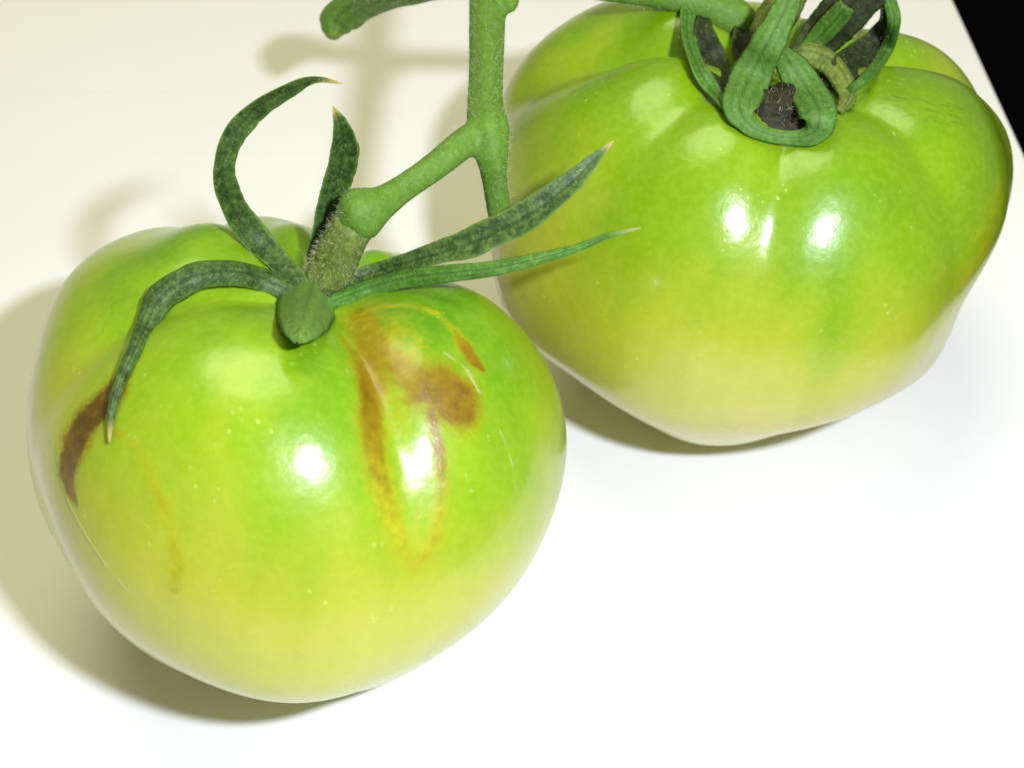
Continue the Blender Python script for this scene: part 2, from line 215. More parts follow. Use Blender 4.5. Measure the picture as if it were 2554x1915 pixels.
SCARS_A = [[[5.76, -4.21, 26.79, 1.57, 0.3, 0.65], [7.48, -10.15, 27.01, 1.87, 0.45, 0.8], [8.29, -14.29, 25.64, 1.68, 0.6, 0.9],
  [8.31, -19.06, 24.53, 1.16, 0.75, 1], [9.14, -23.31, 22.91, 1.23, 0.6, 0.9], [10.35, -26.85, 20.01, 1.22, 0.35, 0.75],
  [11.86, -28.91, 16.9, 1.22, 0.2, 0.65], [13.31, -30.27, 13.95, 1.23, 0.15, 0.55], [15.04, -31.18, 10.93, 1.15, 0.15, 0.5],
  [16.74, -31.49, 8.67, 0.96, 0.2, 0.5], [18.31, -30.17, 10.2, 1.03, 0.2, 0.5], [18.9, -28.29, 13.36, 0.75, 0.2, 0.45],
  [18.77, -26.16, 16.76, 0.68, 0.25, 0.55], [18.17, -24.25, 19.45, 0.61, 0.5, 0.75], [17.32, -22.27, 21.81, 0.55, 0.6, 0.7],
  [16.2, -20.11, 23.95, 0.69, 0.7, 0.7]],
 [[12.09, -16.46, 26.2, 1.15, 0.65, 0.85], [14.52, -17.5, 25.93, 1.72, 0.7, 0.95], [17.15, -17.37, 25.73, 2.07, 0.75, 1],
  [19.04, -18.13, 24.64, 2.07, 0.75, 1], [20.01, -18.83, 23.71, 1.27, 0.7, 0.95]],
 [[7.41, -9.34, 27.19, 1.77, 0.4, 0.6], [9.52, -13.54, 26.77, 1.51, 0.5, 0.8], [12.59, -15.94, 26.64, 1.27, 0.5, 0.7]],
 [[5.56, -3.71, 26.68, 0.72, 0.3, 0.6], [8.74, -2.96, 27.65, 0.6, 0.2, 0.5], [12.25, -3.47, 28.66, 0.48, 0.2, 0.45],
  [15.59, -5.47, 29.12, 0.42, 0.2, 0.4], [18.15, -8.55, 28.66, 0.41, 0.35, 0.5], [19.71, -10.56, 27.82, 0.71, 0.6, 0.85],
  [20.78, -11.71, 27.04, 0.65, 0.7, 0.9], [22.2, -12.22, 26.12, 0.29, 0.7, 0.8]],
 [[9.02, -8.21, 28.02, 2.01, 0.2, 0.35], [10.58, -13.14, 27.43, 2.56, 0.25, 0.4], [11.24, -18.29, 24.63, 1.72, 0.2, 0.3],
  [11.83, -22.25, 21.87, 1.36, 0.1, 0.25], [14.44, -26.81, 17.21, 1.36, 0, 0.2], [16.42, -29.63, 12.44, 1.36, 0, 0.2]],
 [[-21.68, -18.26, 21.49, 0.8, 0.75, 0.8], [-22.69, -19.44, 20.05, 1.15, 0.9, 1], [-24.23, -20.54, 17.86, 1.42, 1, 1],
  [-25.98, -21.17, 15.2, 1.51, 1, 1], [-27.09, -22.08, 12.46, 1.52, 0.9, 1], [-27.42, -23.2, 10.0, 1.34, 0.85, 1],
  [-26.64, -24.92, 8.38, 0.89, 0.75, 0.9], [-25.22, -26.86, 7.4, 0.35, 0.5, 0.6]],
 [[-21.68, -24.22, 17.48, 0.56, 0.3, 0.35], [-18.63, -26.92, 17.52, 0.67, 0.2, 0.3], [-15.76, -30.03, 15.88, 0.66, 0.2, 0.35],
  [-14.07, -32.15, 13.67, 0.77, 0.2, 0.4], [-12.53, -33.97, 11.01, 0.72, 0.1, 0.35], [-11.3, -35.43, 7.79, 0.72, 0.2, 0.4],
  [-11.4, -36.16, 3.99, 0.5, 0.3, 0.4]]]
CORK_A = [[[-26.98, -24.99, 6.73, 0.23], [-23.92, -28.72, 4.75, 0.23], [-19.63, -32.39, 1.86, 0.23], [-15.9, -34.53, -0.14, 0.17]],
 [[16.93, -12.45, 28.03, 0.17], [20.12, -13.7, 26.6, 0.23], [22.26, -15.45, 24.58, 0.17]],
 [[25.25, -17.57, 20.86, 0.12], [27.43, -19.09, 17.14, 0.12], [28.97, -20.7, 12.68, 0.09]]]
MARKS_B = [[[14.76, -9.54, 28.88, 0.15], [15.87, -10.13, 29.03, 0.11]], [[13.94, -9.04, 28.72, 0.15], [15.05, -9.72, 28.93, 0.11]],
 [[22.08, -13.65, 28.14, 0.15], [24.09, -13.45, 27.46, 0.11]], [[14.3, -11.76, 28.56, 0.15], [15.23, -12.26, 28.67, 0.11]],
 [[14.11, -9.31, 28.75, 0.15], [14.91, -9.81, 28.9, 0.11]], [[22.16, -13.77, 28.09, 0.15], [24.31, -13.46, 27.36, 0.11]],
 [[20.99, -10.87, 28.87, 0.15], [22.14, -10.88, 28.62, 0.11]], [[18.59, -13.63, 28.67, 0.15], [20.66, -13.91, 28.4, 0.11]],
 [[22.04, -10.24, 28.71, 0.15], [23.82, -10.01, 28.17, 0.11]], [[19.23, -12.57, 28.86, 0.15], [20.09, -12.68, 28.76, 0.11]],
 [[17.31, -10.16, 29.15, 0.15], [19.37, -10.81, 29.08, 0.11]], [[21.53, -12.59, 28.52, 0.15], [22.71, -12.53, 28.21, 0.11]],
 [[22.08, -12.59, 28.38, 0.15], [24.35, -12.32, 27.62, 0.11]], [[21.31, -12.46, 28.59, 0.15], [22.7, -12.42, 28.24, 0.11]],
 [[18.48, -12.12, 28.97, 0.15], [19.26, -12.33, 28.9, 0.11]], [[15.0, -13.34, 28.39, 0.15], [15.55, -13.6, 28.43, 0.11]],
 [[12.44, -11.38, 28.05, 0.15], [13.37, -11.96, 28.26, 0.11]], [[17.72, -12.27, 28.94, 0.15], [18.79, -12.57, 28.89, 0.11]],
 [[23.38, -10.54, 28.29, 0.15], [24.85, -10.17, 27.72, 0.11]], [[14.06, -12.12, 28.43, 0.15], [14.95, -12.66, 28.54, 0.11]],
 [[15.6, -13.21, 28.54, 0.15], [16.63, -13.6, 28.59, 0.11]], [[17.72, -14.35, 28.48, 0.15], [18.4, -14.54, 28.43, 0.11]],
 [[12.86, -9.47, 28.42, 0.15], [14.52, -10.52, 28.77, 0.11]], [[18.79, -11.11, 29.09, 0.15], [19.9, -11.36, 28.98, 0.11]],
 [[13.91, -11.19, 28.54, 0.15], [14.43, -11.51, 28.63, 0.11]], [[19.34, -14.39, 28.43, 0.15], [21.64, -14.47, 28.03, 0.11]],
 [[9.45, -7.27, 27.17, 0.2], [11.4, -6.47, 27.93, 0.27], [9.88, -8.47, 27.32, 0.2]]]
BLUSH_B = [[[30.94, -18.26, 18.24, 2.44, 0.2, 0.25], [28.93, -23.29, 14.54, 3.1, 0.25, 0.32], [26.34, -27.11, 9.74, 2.97, 0.25, 0.3],
  [23.51, -30.82, 5.82, 2.7, 0.2, 0.26], [21.87, -32.93, 1.3, 2.45, 0.1, 0.2]]]

def wrap(a):
    return (a + math.pi) % (2*math.pi) - math.pi

def sstep(a, b, x):
    t = np.clip((x-a)/(b-a), 0, 1)
    return t*t*(3-2*t)

def tomato_local(ph, th, T):
    """Fruit surface in its own frame (mm): ph polar angle from the stem end, th azimuth."""
    V = np.zeros_like(th)
    for (deg, depth, w) in T['valleys']:
        d = wrap(th - math.radians(deg) - T.get('swirl', 0)*(ph-0.8))
        V = V + depth*np.exp(-(np.sqrt(d*d+0.005)-0.0707)/w)
    s, c = np.sin(ph), np.cos(ph)
    g = sstep(0.05, 0.5, ph)*(1-T.get('fade', 0.9)*sstep(0.6, 1.75, ph))
    rho = T['a']*np.power(np.maximum(s, 0), 0.88)*(1-V*g*0.75)
    rho = rho*(1-T['taper']*sstep(0.25, 1.0, -c))
    z = T['c']*c*(1+0.06*s*s)
    q = rho/T['a']
    up = sstep(0.0, 0.45, c)
    z = z-T['dimple']*np.exp(-(q/0.36)**2)*up
    z = z-V*T['vz']*np.exp(-((q-0.45)/0.36)**2)*up
    P = np.stack([rho*np.cos(th), rho*np.sin(th), z], -1)
    if len(T['rbf']):
        D = np.stack([s*np.cos(th), s*np.sin(th), c], -1)
        R = np.array(T['rbf'])
        num = np.zeros(th.shape)
        for r in R:
            num = num + r[3]*np.exp((D @ r[:3]-1)/T['rw'])
        P = P*np.exp(num*sstep(0.05, 0.75, ph))[..., None]
    return P

def frame(axis):
    z = np.array(axis, float); z /= np.linalg.norm(z)
    x = np.array([1.0, 0, 0]); x = x-z*(x @ z); x /= np.linalg.norm(x)
    return np.stack([x, np.cross(z, x), z])

def tomato_world(ph, th, T):
    return tomato_local(ph, th, T) @ frame(T['axis']) + np.array(T['center'])

# ---------------------------------------------------------------- node helpers
def new_mat(name):
    m = bpy.data.materials.new(name)
    m.use_nodes = True
    nt = m.node_tree
    return m, nt, nt.nodes['Principled BSDF']

def N(nt, kind, **kw):
    n = nt.nodes.new(kind)
    for k, v in kw.items():
        if k.startswith('i_'):
            n.inputs[k[2:].replace('_', ' ')].default_value = v
        else:
            setattr(n, k, v)
    return n

def noise(nt, vec, scale, detail=3.0, rough=0.55):
    n = N(nt, 'ShaderNodeTexNoise')
    n.inputs['Scale'].default_value = scale
    n.inputs['Detail'].default_value = detail
    n.inputs['Roughness'].default_value = rough
    nt.links.new(vec, n.inputs['Vector'])
    return n.outputs['Fac']

def remap(nt, val, a, b, lo=0.0, hi=1.0):
    n = N(nt, 'ShaderNodeMapRange')
    n.interpolation_type = 'SMOOTHSTEP'
    for i, v in zip((1, 2, 3, 4), (a, b, lo, hi)):
        n.inputs[i].default_value = v
    nt.links.new(val, n.inputs[0])
    return n.outputs[0]

def math_n(nt, op, a, b):
    n = N(nt, 'ShaderNodeMath', operation=op)
    for i, v in ((0, a), (1, b)):
        if isinstance(v, (int, float)):
            n.inputs[i].default_value = v
        else:
            nt.links.new(v, n.inputs[i])
    return n.outputs[0]

def mix(nt, fac, a, b, blend='MIX'):
    n = N(nt, 'ShaderNodeMix', data_type='RGBA', blend_type=blend)
    for sock, v in ((n.inputs[0], fac), (n.inputs[6], a), (n.inputs[7], b)):
        if isinstance(v, (int, float)):
            sock.default_value = v
        elif isinstance(v, tuple):
            sock.default_value = (*v, 1)
        else:
            nt.links.new(v, sock)
    return n.outputs[2]

def bump(nt, height, dist, strength=1.0, normal=None):
    n = N(nt, 'ShaderNodeBump')
    n.inputs['Distance'].default_value = dist
    n.inputs['Strength'].default_value = strength
    nt.links.new(height, n.inputs['Height'])
    if normal is not None:
        nt.links.new(normal, n.inputs['Normal'])
    return n.outputs['Normal']

def ramp(nt, fac, stops):
    n = N(nt, 'ShaderNodeValToRGB')
    e = n.color_ramp.elements
    while len(e) < len(stops):
        e.new(0.5)
    for el, (p, c) in zip(e, stops):
        el.position = p
        el.color = (*c, 1)
    nt.links.new(fac, n.inputs[0])
    return n.outputs[0]

# ---------------------------------------------------------------- materials
def tomato_skin(name, stops, blush):
    m, nt, p = new_mat(name)
    co = N(nt, 'ShaderNodeTexCoord').outputs['Object']
    sep = N(nt, 'ShaderNodeSeparateXYZ')
    nt.links.new(co, sep.inputs[0])
    # height along the fruit's own axis, disturbed so that the green shoulder ends unevenly
    sq = N(nt, 'ShaderNodeMapping')
    sq.inputs['Scale'].default_value = (1, 1, 0.14)
    nt.links.new(co, sq.inputs['Vector'])
    streak = noise(nt, sq.outputs[0], 95, 2)
    cloud = noise(nt, co, 34, 3)
    h = math_n(nt, 'ADD', sep.outputs[2], math_n(nt, 'MULTIPLY', math_n(nt, 'SUBTRACT', streak, 0.5), 0.026))
    h = math_n(nt, 'ADD', h, math_n(nt, 'MULTIPLY', math_n(nt, 'SUBTRACT', cloud, 0.5), 0.020))
    base = ramp(nt, remap_lin(nt, h, -0.034, 0.036), stops)
    # fine mottling under the skin
    fine = noise(nt, co, 900, 2)
    base = mix(nt, remap(nt, fine, 0.35, 0.7, 0.0, 0.06), base, (0.62, 0.74, 0.12))
    # pale pin-prick flecks
    vor = N(nt, 'ShaderNodeTexVoronoi')
    vor.inputs['Scale'].default_value = 620
    nt.links.new(co, vor.inputs['Vector'])
    dot = remap(nt, vor.outputs['Distance'], 0.10, 0.24, 1.0, 0.0)
    dot = math_n(nt, 'MULTIPLY', dot, remap(nt, noise(nt, co, 150, 2), 0.52, 0.72))
    base = mix(nt, math_n(nt, 'MULTIPLY', dot, 0.2), base, (0.80, 0.84, 0.30))
    # scars, cork lines and scuff marks are stored on the vertices
    at = N(nt, 'ShaderNodeAttribute', attribute_name='marks')
    ms = N(nt, 'ShaderNodeSeparateColor')
    nt.links.new(at.outputs['Color'], ms.inputs[0])
    g1 = noise(nt, co, 1500, 2)
    g2 = noise(nt, co, 330, 3)
    s = math_n(nt, 'ADD', ms.outputs[0], math_n(nt, 'MULTIPLY', math_n(nt, 'SUBTRACT', g1, 0.5), 0.65))
    s = math_n(nt, 'ADD', s, math_n(nt, 'MULTIPLY', math_n(nt, 'SUBTRACT', g2, 0.5), 0.55))
    s = math_n(nt, 'MULTIPLY', remap(nt, s, 0.0, 0.68), remap(nt, ms.outputs[0], 0.02, 0.2))
    tv = math_n(nt, 'ADD', ms.outputs[1], math_n(nt, 'MULTIPLY', math_n(nt, 'SUBTRACT', noise(nt, co, 700, 3), 0.5), 0.7))
    tone = ramp(nt, math_n(nt, 'MULTIPLY', tv, remap(nt, ms.outputs[0], 0.1, 0.7, 0.4, 1.0)), [(0.0, (0.42, 0.42, 0.005)), (0.35, (0.26, 0.205, 0.001)), (0.70, (0.20, 0.122, 0.0005)), (1.0, (0.095, 0.050, 0.0004))])
    base = mix(nt, s, base, tone)
    cork = math_n(nt, 'MULTIPLY', ms.outputs[2], remap(nt, g2, 0.3, 0.6))
    base = mix(nt, math_n(nt, 'MULTIPLY', cork, 0.45), base, (0.62, 0.62, 0.33))
    base = mix(nt, math_n(nt, 'MULTIPLY', at.outputs['Alpha'], 0.45), base, blush)
    nt.links.new(base, p.inputs['Base Color'])
    p.inputs['Roughness'].default_value = 0.15
    nt.links.new(math_n(nt, 'ADD', math_n(nt, 'MULTIPLY', s, 0.12), remap(nt, cloud, 0.3, 0.7, 0.26, 0.32)), p.inputs['Roughness'])
    p.inputs['IOR'].default_value = 1.48
    p.inputs['Coat Weight'].default_value = 0.3
    p.inputs['Coat Roughness'].default_value = 0.13
    p.inputs['Subsurface Weight'].default_value = 0.22
    p.inputs['Subsurface Radius'].default_value = (0.7, 1.0, 0.2)
    p.inputs['Subsurface Scale'].default_value = 0.004
    b = bump(nt, noise(nt, co, 160, 2), 0.0006, 0.35)
    b = bump(nt, noise(nt, co, 1300, 2), 0.00006, 0.5, b)
    b = bump(nt, dot, 0.00005, 0.8, b)
    b = bump(nt, math_n(nt, 'MULTIPLY', ms.outputs[0], g2), 0.0005, 0.45, b)
    b = bump(nt, cork, 0.0003, 0.6, b)
    nt.links.new(b, p.inputs['Normal'])
    return m

def remap_lin(nt, val, a, b):
    n = N(nt, 'ShaderNodeMapRange')
    n.inputs[1].default_value = a
    n.inputs[2].default_value = b
    nt.links.new(val, n.inputs[0])
    return n.outputs[0]

SKIN_A = tomato_skin('scarred_tomato_skin', [(0.0, (0.56, 0.57, 0.16)), (0.30, (0.50, 0.52, 0.065)), (0.52, (0.44, 0.45, 0.035)), (0.78, (0.23, 0.37, 0.006)), (1.0, (0.08, 0.24, 0.0015))], (0.10, 0.16, 0.02))
SKIN_B = tomato_skin('ribbed_tomato_skin', [(0.0, (0.58, 0.55, 0.14)), (0.32, (0.52, 0.48, 0.09)), (0.56, (0.36, 0.41, 0.022)), (0.80, (0.17, 0.31, 0.002)), (1.0, (0.12, 0.25, 0.0015))], (0.045, 0.09, 0.01))

def green_tissue(name, dark, light, tip, strip=0.3, rough=0.6, contrast=1.0):
    m, nt, p = new_mat(name)
    co = N(nt, 'ShaderNodeTexCoord').outputs['Object']
    a = noise(nt, co, 560, 4, 0.7)
    b_ = noise(nt, co, 1500, 3, 0.6)
    c = mix(nt, remap(nt, a, 0.5-0.2/contrast, 0.5+0.2/contrast), dark, light)
    c = mix(nt, remap(nt, b_, 0.5, 0.72, 0, 0.35*contrast), c, tuple(min(1, v*1.9+0.02) for v in light))
    c = mix(nt, remap(nt, b_, 0.48, 0.3, 0, 0.4*contrast), c, tuple(v*0.5 for v in dark))
    at = N(nt, 'ShaderNodeAttribute', attribute_name='leaf')
    ms = N(nt, 'ShaderNodeSeparateColor')
    nt.links.new(at.outputs['Color'], ms.inputs[0])
    # paler underside, dry tips, darker midrib groove
    c = mix(nt, math_n(nt, 'MULTIPLY', ms.outputs[2], strip), c, (0.15, 0.28, 0.05))
    c = mix(nt, math_n(nt, 'MULTIPLY', remap(nt, ms.outputs[0], 0.90, 0.985), at.outputs['Alpha']), c, tip)
    c = mix(nt, math_n(nt, 'MULTIPLY', ms.outputs[1], 0.55), c, tuple(v*0.45 for v in dark))
    nt.links.new(c, p.inputs['Base Color'])
    p.inputs['Roughness'].default_value = rough
    p.inputs['Specular IOR Level'].default_value = 0.28
    p.inputs['Subsurface Weight'].default_value = 0.08
    p.inputs['Subsurface Scale'].default_value = 0.001
    n1 = bump(nt, b_, 0.00016, 0.7)
    n1 = bump(nt, a, 0.0003, 0.5, n1)
    nt.links.new(n1, p.inputs['Normal'])
    return m

M_STEM = green_tissue('vine_stem_green', (0.080, 0.170, 0.015), (0.120, 0.235, 0.026), (0.15, 0.25, 0.03), contrast=0.55)
M_SEPAL_A = green_tissue('sepal_dark_green', (0.022, 0.052, 0.009), (0.070, 0.130, 0.024), (0.42, 0.34, 0.11), 0.75, 0.5, 1.25)
M_SEPAL_F = green_tissue('sepal_bright_green', (0.040, 0.115, 0.010), (0.085, 0.205, 0.022), (0.34, 0.34, 0.14), 0.3, 0.65, 0.8)
M_FRONT = green_tissue('sepal_pale_green', (0.090, 0.175, 0.022), (0.135, 0.245, 0.038), (0.3, 0.3, 0.1), 0.3, 0.75, 0.7)
M_SEPAL_B = green_tissue('sepal_fresh_green', (0.055, 0.140, 0.016), (0.10, 0.225, 0.034), (0.35, 0.36, 0.10), 0.3, 0.6, 0.7)
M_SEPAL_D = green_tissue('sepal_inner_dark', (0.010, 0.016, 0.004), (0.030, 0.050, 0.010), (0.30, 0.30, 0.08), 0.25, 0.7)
M_STUB = green_tissue('stalk_olive', (0.085, 0.125, 0.018), (0.185, 0.25, 0.045), (0.20, 0.29, 0.06), contrast=0.8)
M_CAVITY = green_tissue('calyx_brown_cavity_shade', (0.006, 0.006, 0.002), (0.026, 0.024, 0.006), (0.03, 0.03, 0.01))  # calyx brown, painted near black for the shade of the deep stem cavity
M_CALYX = green_tissue('calyx_brown_green', (0.030, 0.045, 0.010), (0.10, 0.14, 0.03), (0.10, 0.14, 0.03))

def hair_material():
    m, nt, p = new_mat('plant_hair')
    p.inputs['Base Color'].default_value = (0.72, 0.76, 0.50, 1)
    p.inputs['Roughness'].default_value = 0.35
    p.inputs['Transmission Weight'].default_value = 0.25
    return m
M_HAIR = hair_material()

def table_material():
    m, nt, p = new_mat('white_laminate')
    co = N(nt, 'ShaderNodeTexCoord').outputs['Object']
    c = mix(nt, remap(nt, noise(nt, co, 18, 3), 0.3, 0.7), (0.775, 0.775, 0.765), (0.80, 0.80, 0.785))
    v = N(nt, 'ShaderNodeTexVoronoi')
    v.inputs['Scale'].default_value = 42
    nt.links.new(co, v.inputs['Vector'])
    speck = remap(nt, v.outputs['Distance'], 0.008, 0.020, 1, 0)
    c = mix(nt, math_n(nt, 'MULTIPLY', speck, 0.6), c, (0.22, 0.21, 0.18))
    # hairline scratches
    mp = N(nt, 'ShaderNodeMapping')
    mp.inputs['Rotation'].default_value = (0, 0, 0.25)
    mp.inputs['Scale'].default_value = (6, 420, 1)
    nt.links.new(co, mp.inputs['Vector'])
    sc = remap(nt, noise(nt, mp.outputs[0], 1.0, 1), 0.70, 0.76)
    mp2 = N(nt, 'ShaderNodeMapping')
    mp2.inputs['Rotation'].default_value = (0, 0, -0.95)
    mp2.inputs['Scale'].default_value = (9, 560, 1)
    nt.links.new(co, mp2.inputs['Vector'])
    sc2 = remap(nt, noise(nt, mp2.outputs[0], 1.0, 1), 0.71, 0.77)
    scr = math_n(nt, 'MAXIMUM', sc, sc2)
    c = mix(nt, math_n(nt, 'MULTIPLY', scr, 0.05), c, (0.45, 0.43, 0.36))
    nt.links.new(c, p.inputs['Base Color'])
    p.inputs['Roughness'].default_value = 0.42
    p.inputs['IOR'].default_value = 1.45
    b = bump(nt, noise(nt, co, 900, 2), 0.00003, 0.5)
    b = bump(nt, scr, 0.00001, 0.4, b)
    nt.links.new(b, p.inputs['Normal'])
    return m
M_TABLE = table_material()

def floor_material():
    m, nt, p = new_mat('black_floor')
    co = N(nt, 'ShaderNodeTexCoord').outputs['Object']
    c = mix(nt, noise(nt, co, 60, 4), (0.002, 0.0015, 0.003), (0.004, 0.003, 0.005))
    nt.links.new(c, p.inputs['Base Color'])
    p.inputs['Roughness'].default_value = 0.9
    p.inputs['Specular IOR Level'].default_value = 0.05
    return m
M_FLOOR = floor_material()

# ---------------------------------------------------------------- object helpers
def link(name, me, mat=None, parent=None, smooth=True):
    if mat:
        me.materials.clear()
        me.materials.append(mat)
    o = bpy.data.objects.new(name, me)
    COL.objects.link(o)
    if parent:
        o.parent = parent
    if smooth:
        me.polygons.foreach_set('use_smooth', [True]*len(me.polygons))
    return o

def mesh_from(name, verts, faces):
    me = bpy.data.meshes.new(name)
    me.from_pydata([tuple(v) for v in verts], [], faces)
    me.update()
    return me

def thing(name, loc, label, cat):
    o = bpy.data.objects.new(name, None)
    o.empty_display_size = 0.01
    o.location = loc
    o['label'] = label
    o['category'] = cat
    COL.objects.link(o)
    return o

def spline(P, n):
    P = np.array(P, float)
    k = len(P)
    Q = np.vstack([2*P[0]-P[1], P, 2*P[-1]-P[-2]])
    ts = np.linspace(0, k-1, n)
    out = []
    for t in ts:
        i = min(int(t), k-2)
        f = t-i
        p0, p1, p2, p3 = Q[i], Q[i+1], Q[i+2], Q[i+3]
        out.append(.5*((2*p1)+(p2-p0)*f+(2*p0-5*p1+4*p2-p3)*f*f+(3*p1-p0-3*p2+p3)*f**3))
    return np.array(out)

def unit(v):
    return v/np.maximum(np.linalg.norm(v, axis=-1, keepdims=True), 1e-9)

def tube(pts, n=40, segs=20, rag=0.03, flute=0.0, round_start=False, round_end=True):
    S = spline(pts, n)
    c, r = S[:, :3], S[:, 3]/2
    t = unit(np.gradient(c, axis=0))
    ref = np.array([0.2, -0.5, 0.8])
    u = unit(np.cross(t, ref))
    v = np.cross(t, u)
    verts, faces = [], []
    for i in range(n):
        for k in range(segs):
            a = 2*math.pi*k/segs
            rr = r[i]*(1+flute*math.cos(5*a+i*0.03)+rag*rng.normal()*0.4)
            verts.append(c[i]+rr*(math.cos(a)*u[i]+math.sin(a)*v[i]))
    for i in range(n-1):
        for k in range(segs):
            a, b = i*segs+k, i*segs+(k+1) % segs
            faces.append((a, b, b+segs, a+segs))
    for end, sgn in ((0, -1), (n-1, 1)):
        prev = [end*segs+k for k in range(segs)]
        if (end == 0 and round_start) or (end and round_end):
            for f in (0.5, 0.85):
                ring = []
                for k in range(segs):
                    base = verts[end*segs+k]
                    ring.append(len(verts))
                    verts.append(c[end]+(base-c[end])*math.sqrt(1-f*f)+sgn*t[end]*r[end]*0.6*f)
                for k in range(segs):
                    a, b, d, e = prev[k], prev[(k+1) % segs], ring[(k+1) % segs], ring[k]
                    faces.append((a, b, d, e) if sgn > 0 else (e, d, b, a))
                prev = ring
            tip = len(verts)
            verts.append(c[end]+sgn*t[end]*r[end]*0.6)
        else:
            tip = len(verts)
            verts.append(c[end])
        for k in range(segs):
            a, b = prev[k], prev[(k+1) % segs]
            faces.append((a, b, tip) if sgn > 0 else (b, a, tip))
    return np.array(verts), faces

def ribbon(pts, normal=(0, -0.55, 0.83), fold=0.3, thick=0.55, n=64, twist=(0, 0), groove=0.25, rag=0.05, wave=0.0, dry=1.0, side=None):
    """A fleshy leaf blade: curved in section, thin at its edges, with a midrib groove on the upper face."""
    S = spline(pts, n)
    c, w = S[:, :3], np.maximum(S[:, 3], 0.12)/2
    t = unit(np.gradient(c, axis=0))
    nn = np.array(normal, float)[None]-t*(t @ np.array(normal, float))[:, None]
    nn = unit(nn)
    b = np.cross(t, nn)
    if side is not None:
        sv = np.array(side, float)
        b = unit(sv[None]-t*(t @ sv)[:, None])
        nn = np.cross(b, t)
    m = 13
    us = np.linspace(-1, 1, m)
    verts, attr = [], []
    jl = np.convolve(rng.normal(size=n+8), np.ones(5)/5, 'same')[4:n+4]*rag
    jr = np.convolve(rng.normal(size=n+8), np.ones(5)/5, 'same')[4:n+4]*rag
    for i in range(n):
        f = i/(n-1)
        tw = twist[0]+(twist[1]-twist[0])*f
        nb = math.cos(tw)*b[i]+math.sin(tw)*nn[i]
        nv = -math.sin(tw)*b[i]+math.cos(tw)*nn[i]
        th = thick*min(1, 0.25+w[i]/1.5)
        for side in (1, -1):
            rangeu = us if side > 0 else us[::-1][1:-1]
            for u in rangeu:
                j = jl[i] if u < 0 else jr[i]
                uu = u*(1+j*abs(u))
                off = fold*w[i]*(uu*uu-0.25)+wave*w[i]*math.sin(f*17+u*2)*u*u
                off += side*th*0.5*math.sqrt(max(0, 1-0.92*u*u))
                if side > 0:
                    off -= groove*th*math.exp(-(u/0.13)**2)
                else:
                    off -= 0.5*groove*th*math.exp(-(u/0.2)**2)
                verts.append(c[i]+nb*w[i]*uu+nv*off)
                attr.append((f, (math.exp(-(u/0.1)**2)+0.45*math.exp(-((abs(u)-0.5)/0.07)**2)) if side > 0 else 0, 1.0 if side < 0 else max(0, abs(u)*4-3.2), dry))
    L = 2*m-2
    faces = []
    for i in range(n-1):
        for k in range(L):
            a, d = i*L+k, i*L+(k+1) % L
            faces.append((a, d, d+L, a+L))
    faces.append(tuple(range(L-1, -1, -1)))
    faces.append(tuple((n-1)*L+k for k in range(L)))
    return np.array(verts), faces, np.array(attr, float)

def set_attr(me, name, arr):
    a = me.color_attributes.new(name, 'FLOAT_COLOR', 'POINT')
    a.data.foreach_set('color', np.ascontiguousarray(arr, dtype=np.float32).ravel())

def put_ribbon(name, pts, mat, parent, origin, **kw):
    v, f, a = ribbon(pts, **kw)
    me = mesh_from(name, v*MM-origin, f)
    set_attr(me, 'leaf', a)
    return link(name, me, mat, parent)

def put_tube(name, pts, mat, parent, origin, **kw):
    v, f = tube(pts, **kw)
    me = mesh_from(name, v*MM-origin, f)
    return link(name, me, mat, parent)

def hairs(name, sources, count, length, rad, parent, bias=0.25):
    """Fine hairs standing on the surface of the given meshes, as one part."""
    P, Nn, A = [], [], []
    for o in sources:
        me = o.data
        c = np.empty(len(me.polygons)*3); me.polygons.foreach_get('center', c)
        q = np.empty(len(me.polygons)*3); me.polygons.foreach_get('normal', q)
        ar = np.empty(len(me.polygons)); me.polygons.foreach_get('area', ar)
        P.append(c.reshape(-1, 3)); Nn.append(q.reshape(-1, 3)); A.append(ar)
    P, Nn, A = np.vstack(P), np.vstack(Nn), np.concatenate(A)
    idx = rng.choice(len(P), count, p=A/A.sum())
    verts, faces = [], []
    for i in idx:
        nrm = Nn[i]+rng.normal(size=3)*bias
        nrm /= np.linalg.norm(nrm)
        s1 = np.cross(nrm, (0.3, 0.7, 0.2)); s1 /= np.linalg.norm(s1)
        s2 = np.cross(nrm, s1)
        L = length*(0.35+0.9*rng.random()**1.5)*MM
        p0 = P[i]+rng.normal(size=3)*0.00015-nrm*0.0001
        mid = p0+nrm*L*0.55
        tip = p0+nrm*L+(s1*rng.normal()+s2*rng.normal())*L*0.18
        b = len(verts)
        for q, r in ((p0, rad*MM), (mid, rad*MM*0.75)):
            for k in range(3):
                a = 2*math.pi*k/3
                verts.append(q+(s1*math.cos(a)+s2*math.sin(a))*r)
        verts.append(tip)
        for k in range(3):
            k2 = (k+1) % 3
            faces.append((b+k, b+k2, b+3+k2, b+3+k))
            faces.append((b+3+k, b+3+k2, b+6))
    o = link(name, mesh_from(name, verts, faces), M_HAIR, parent)
    o['kind'] = 'stuff'
    return o

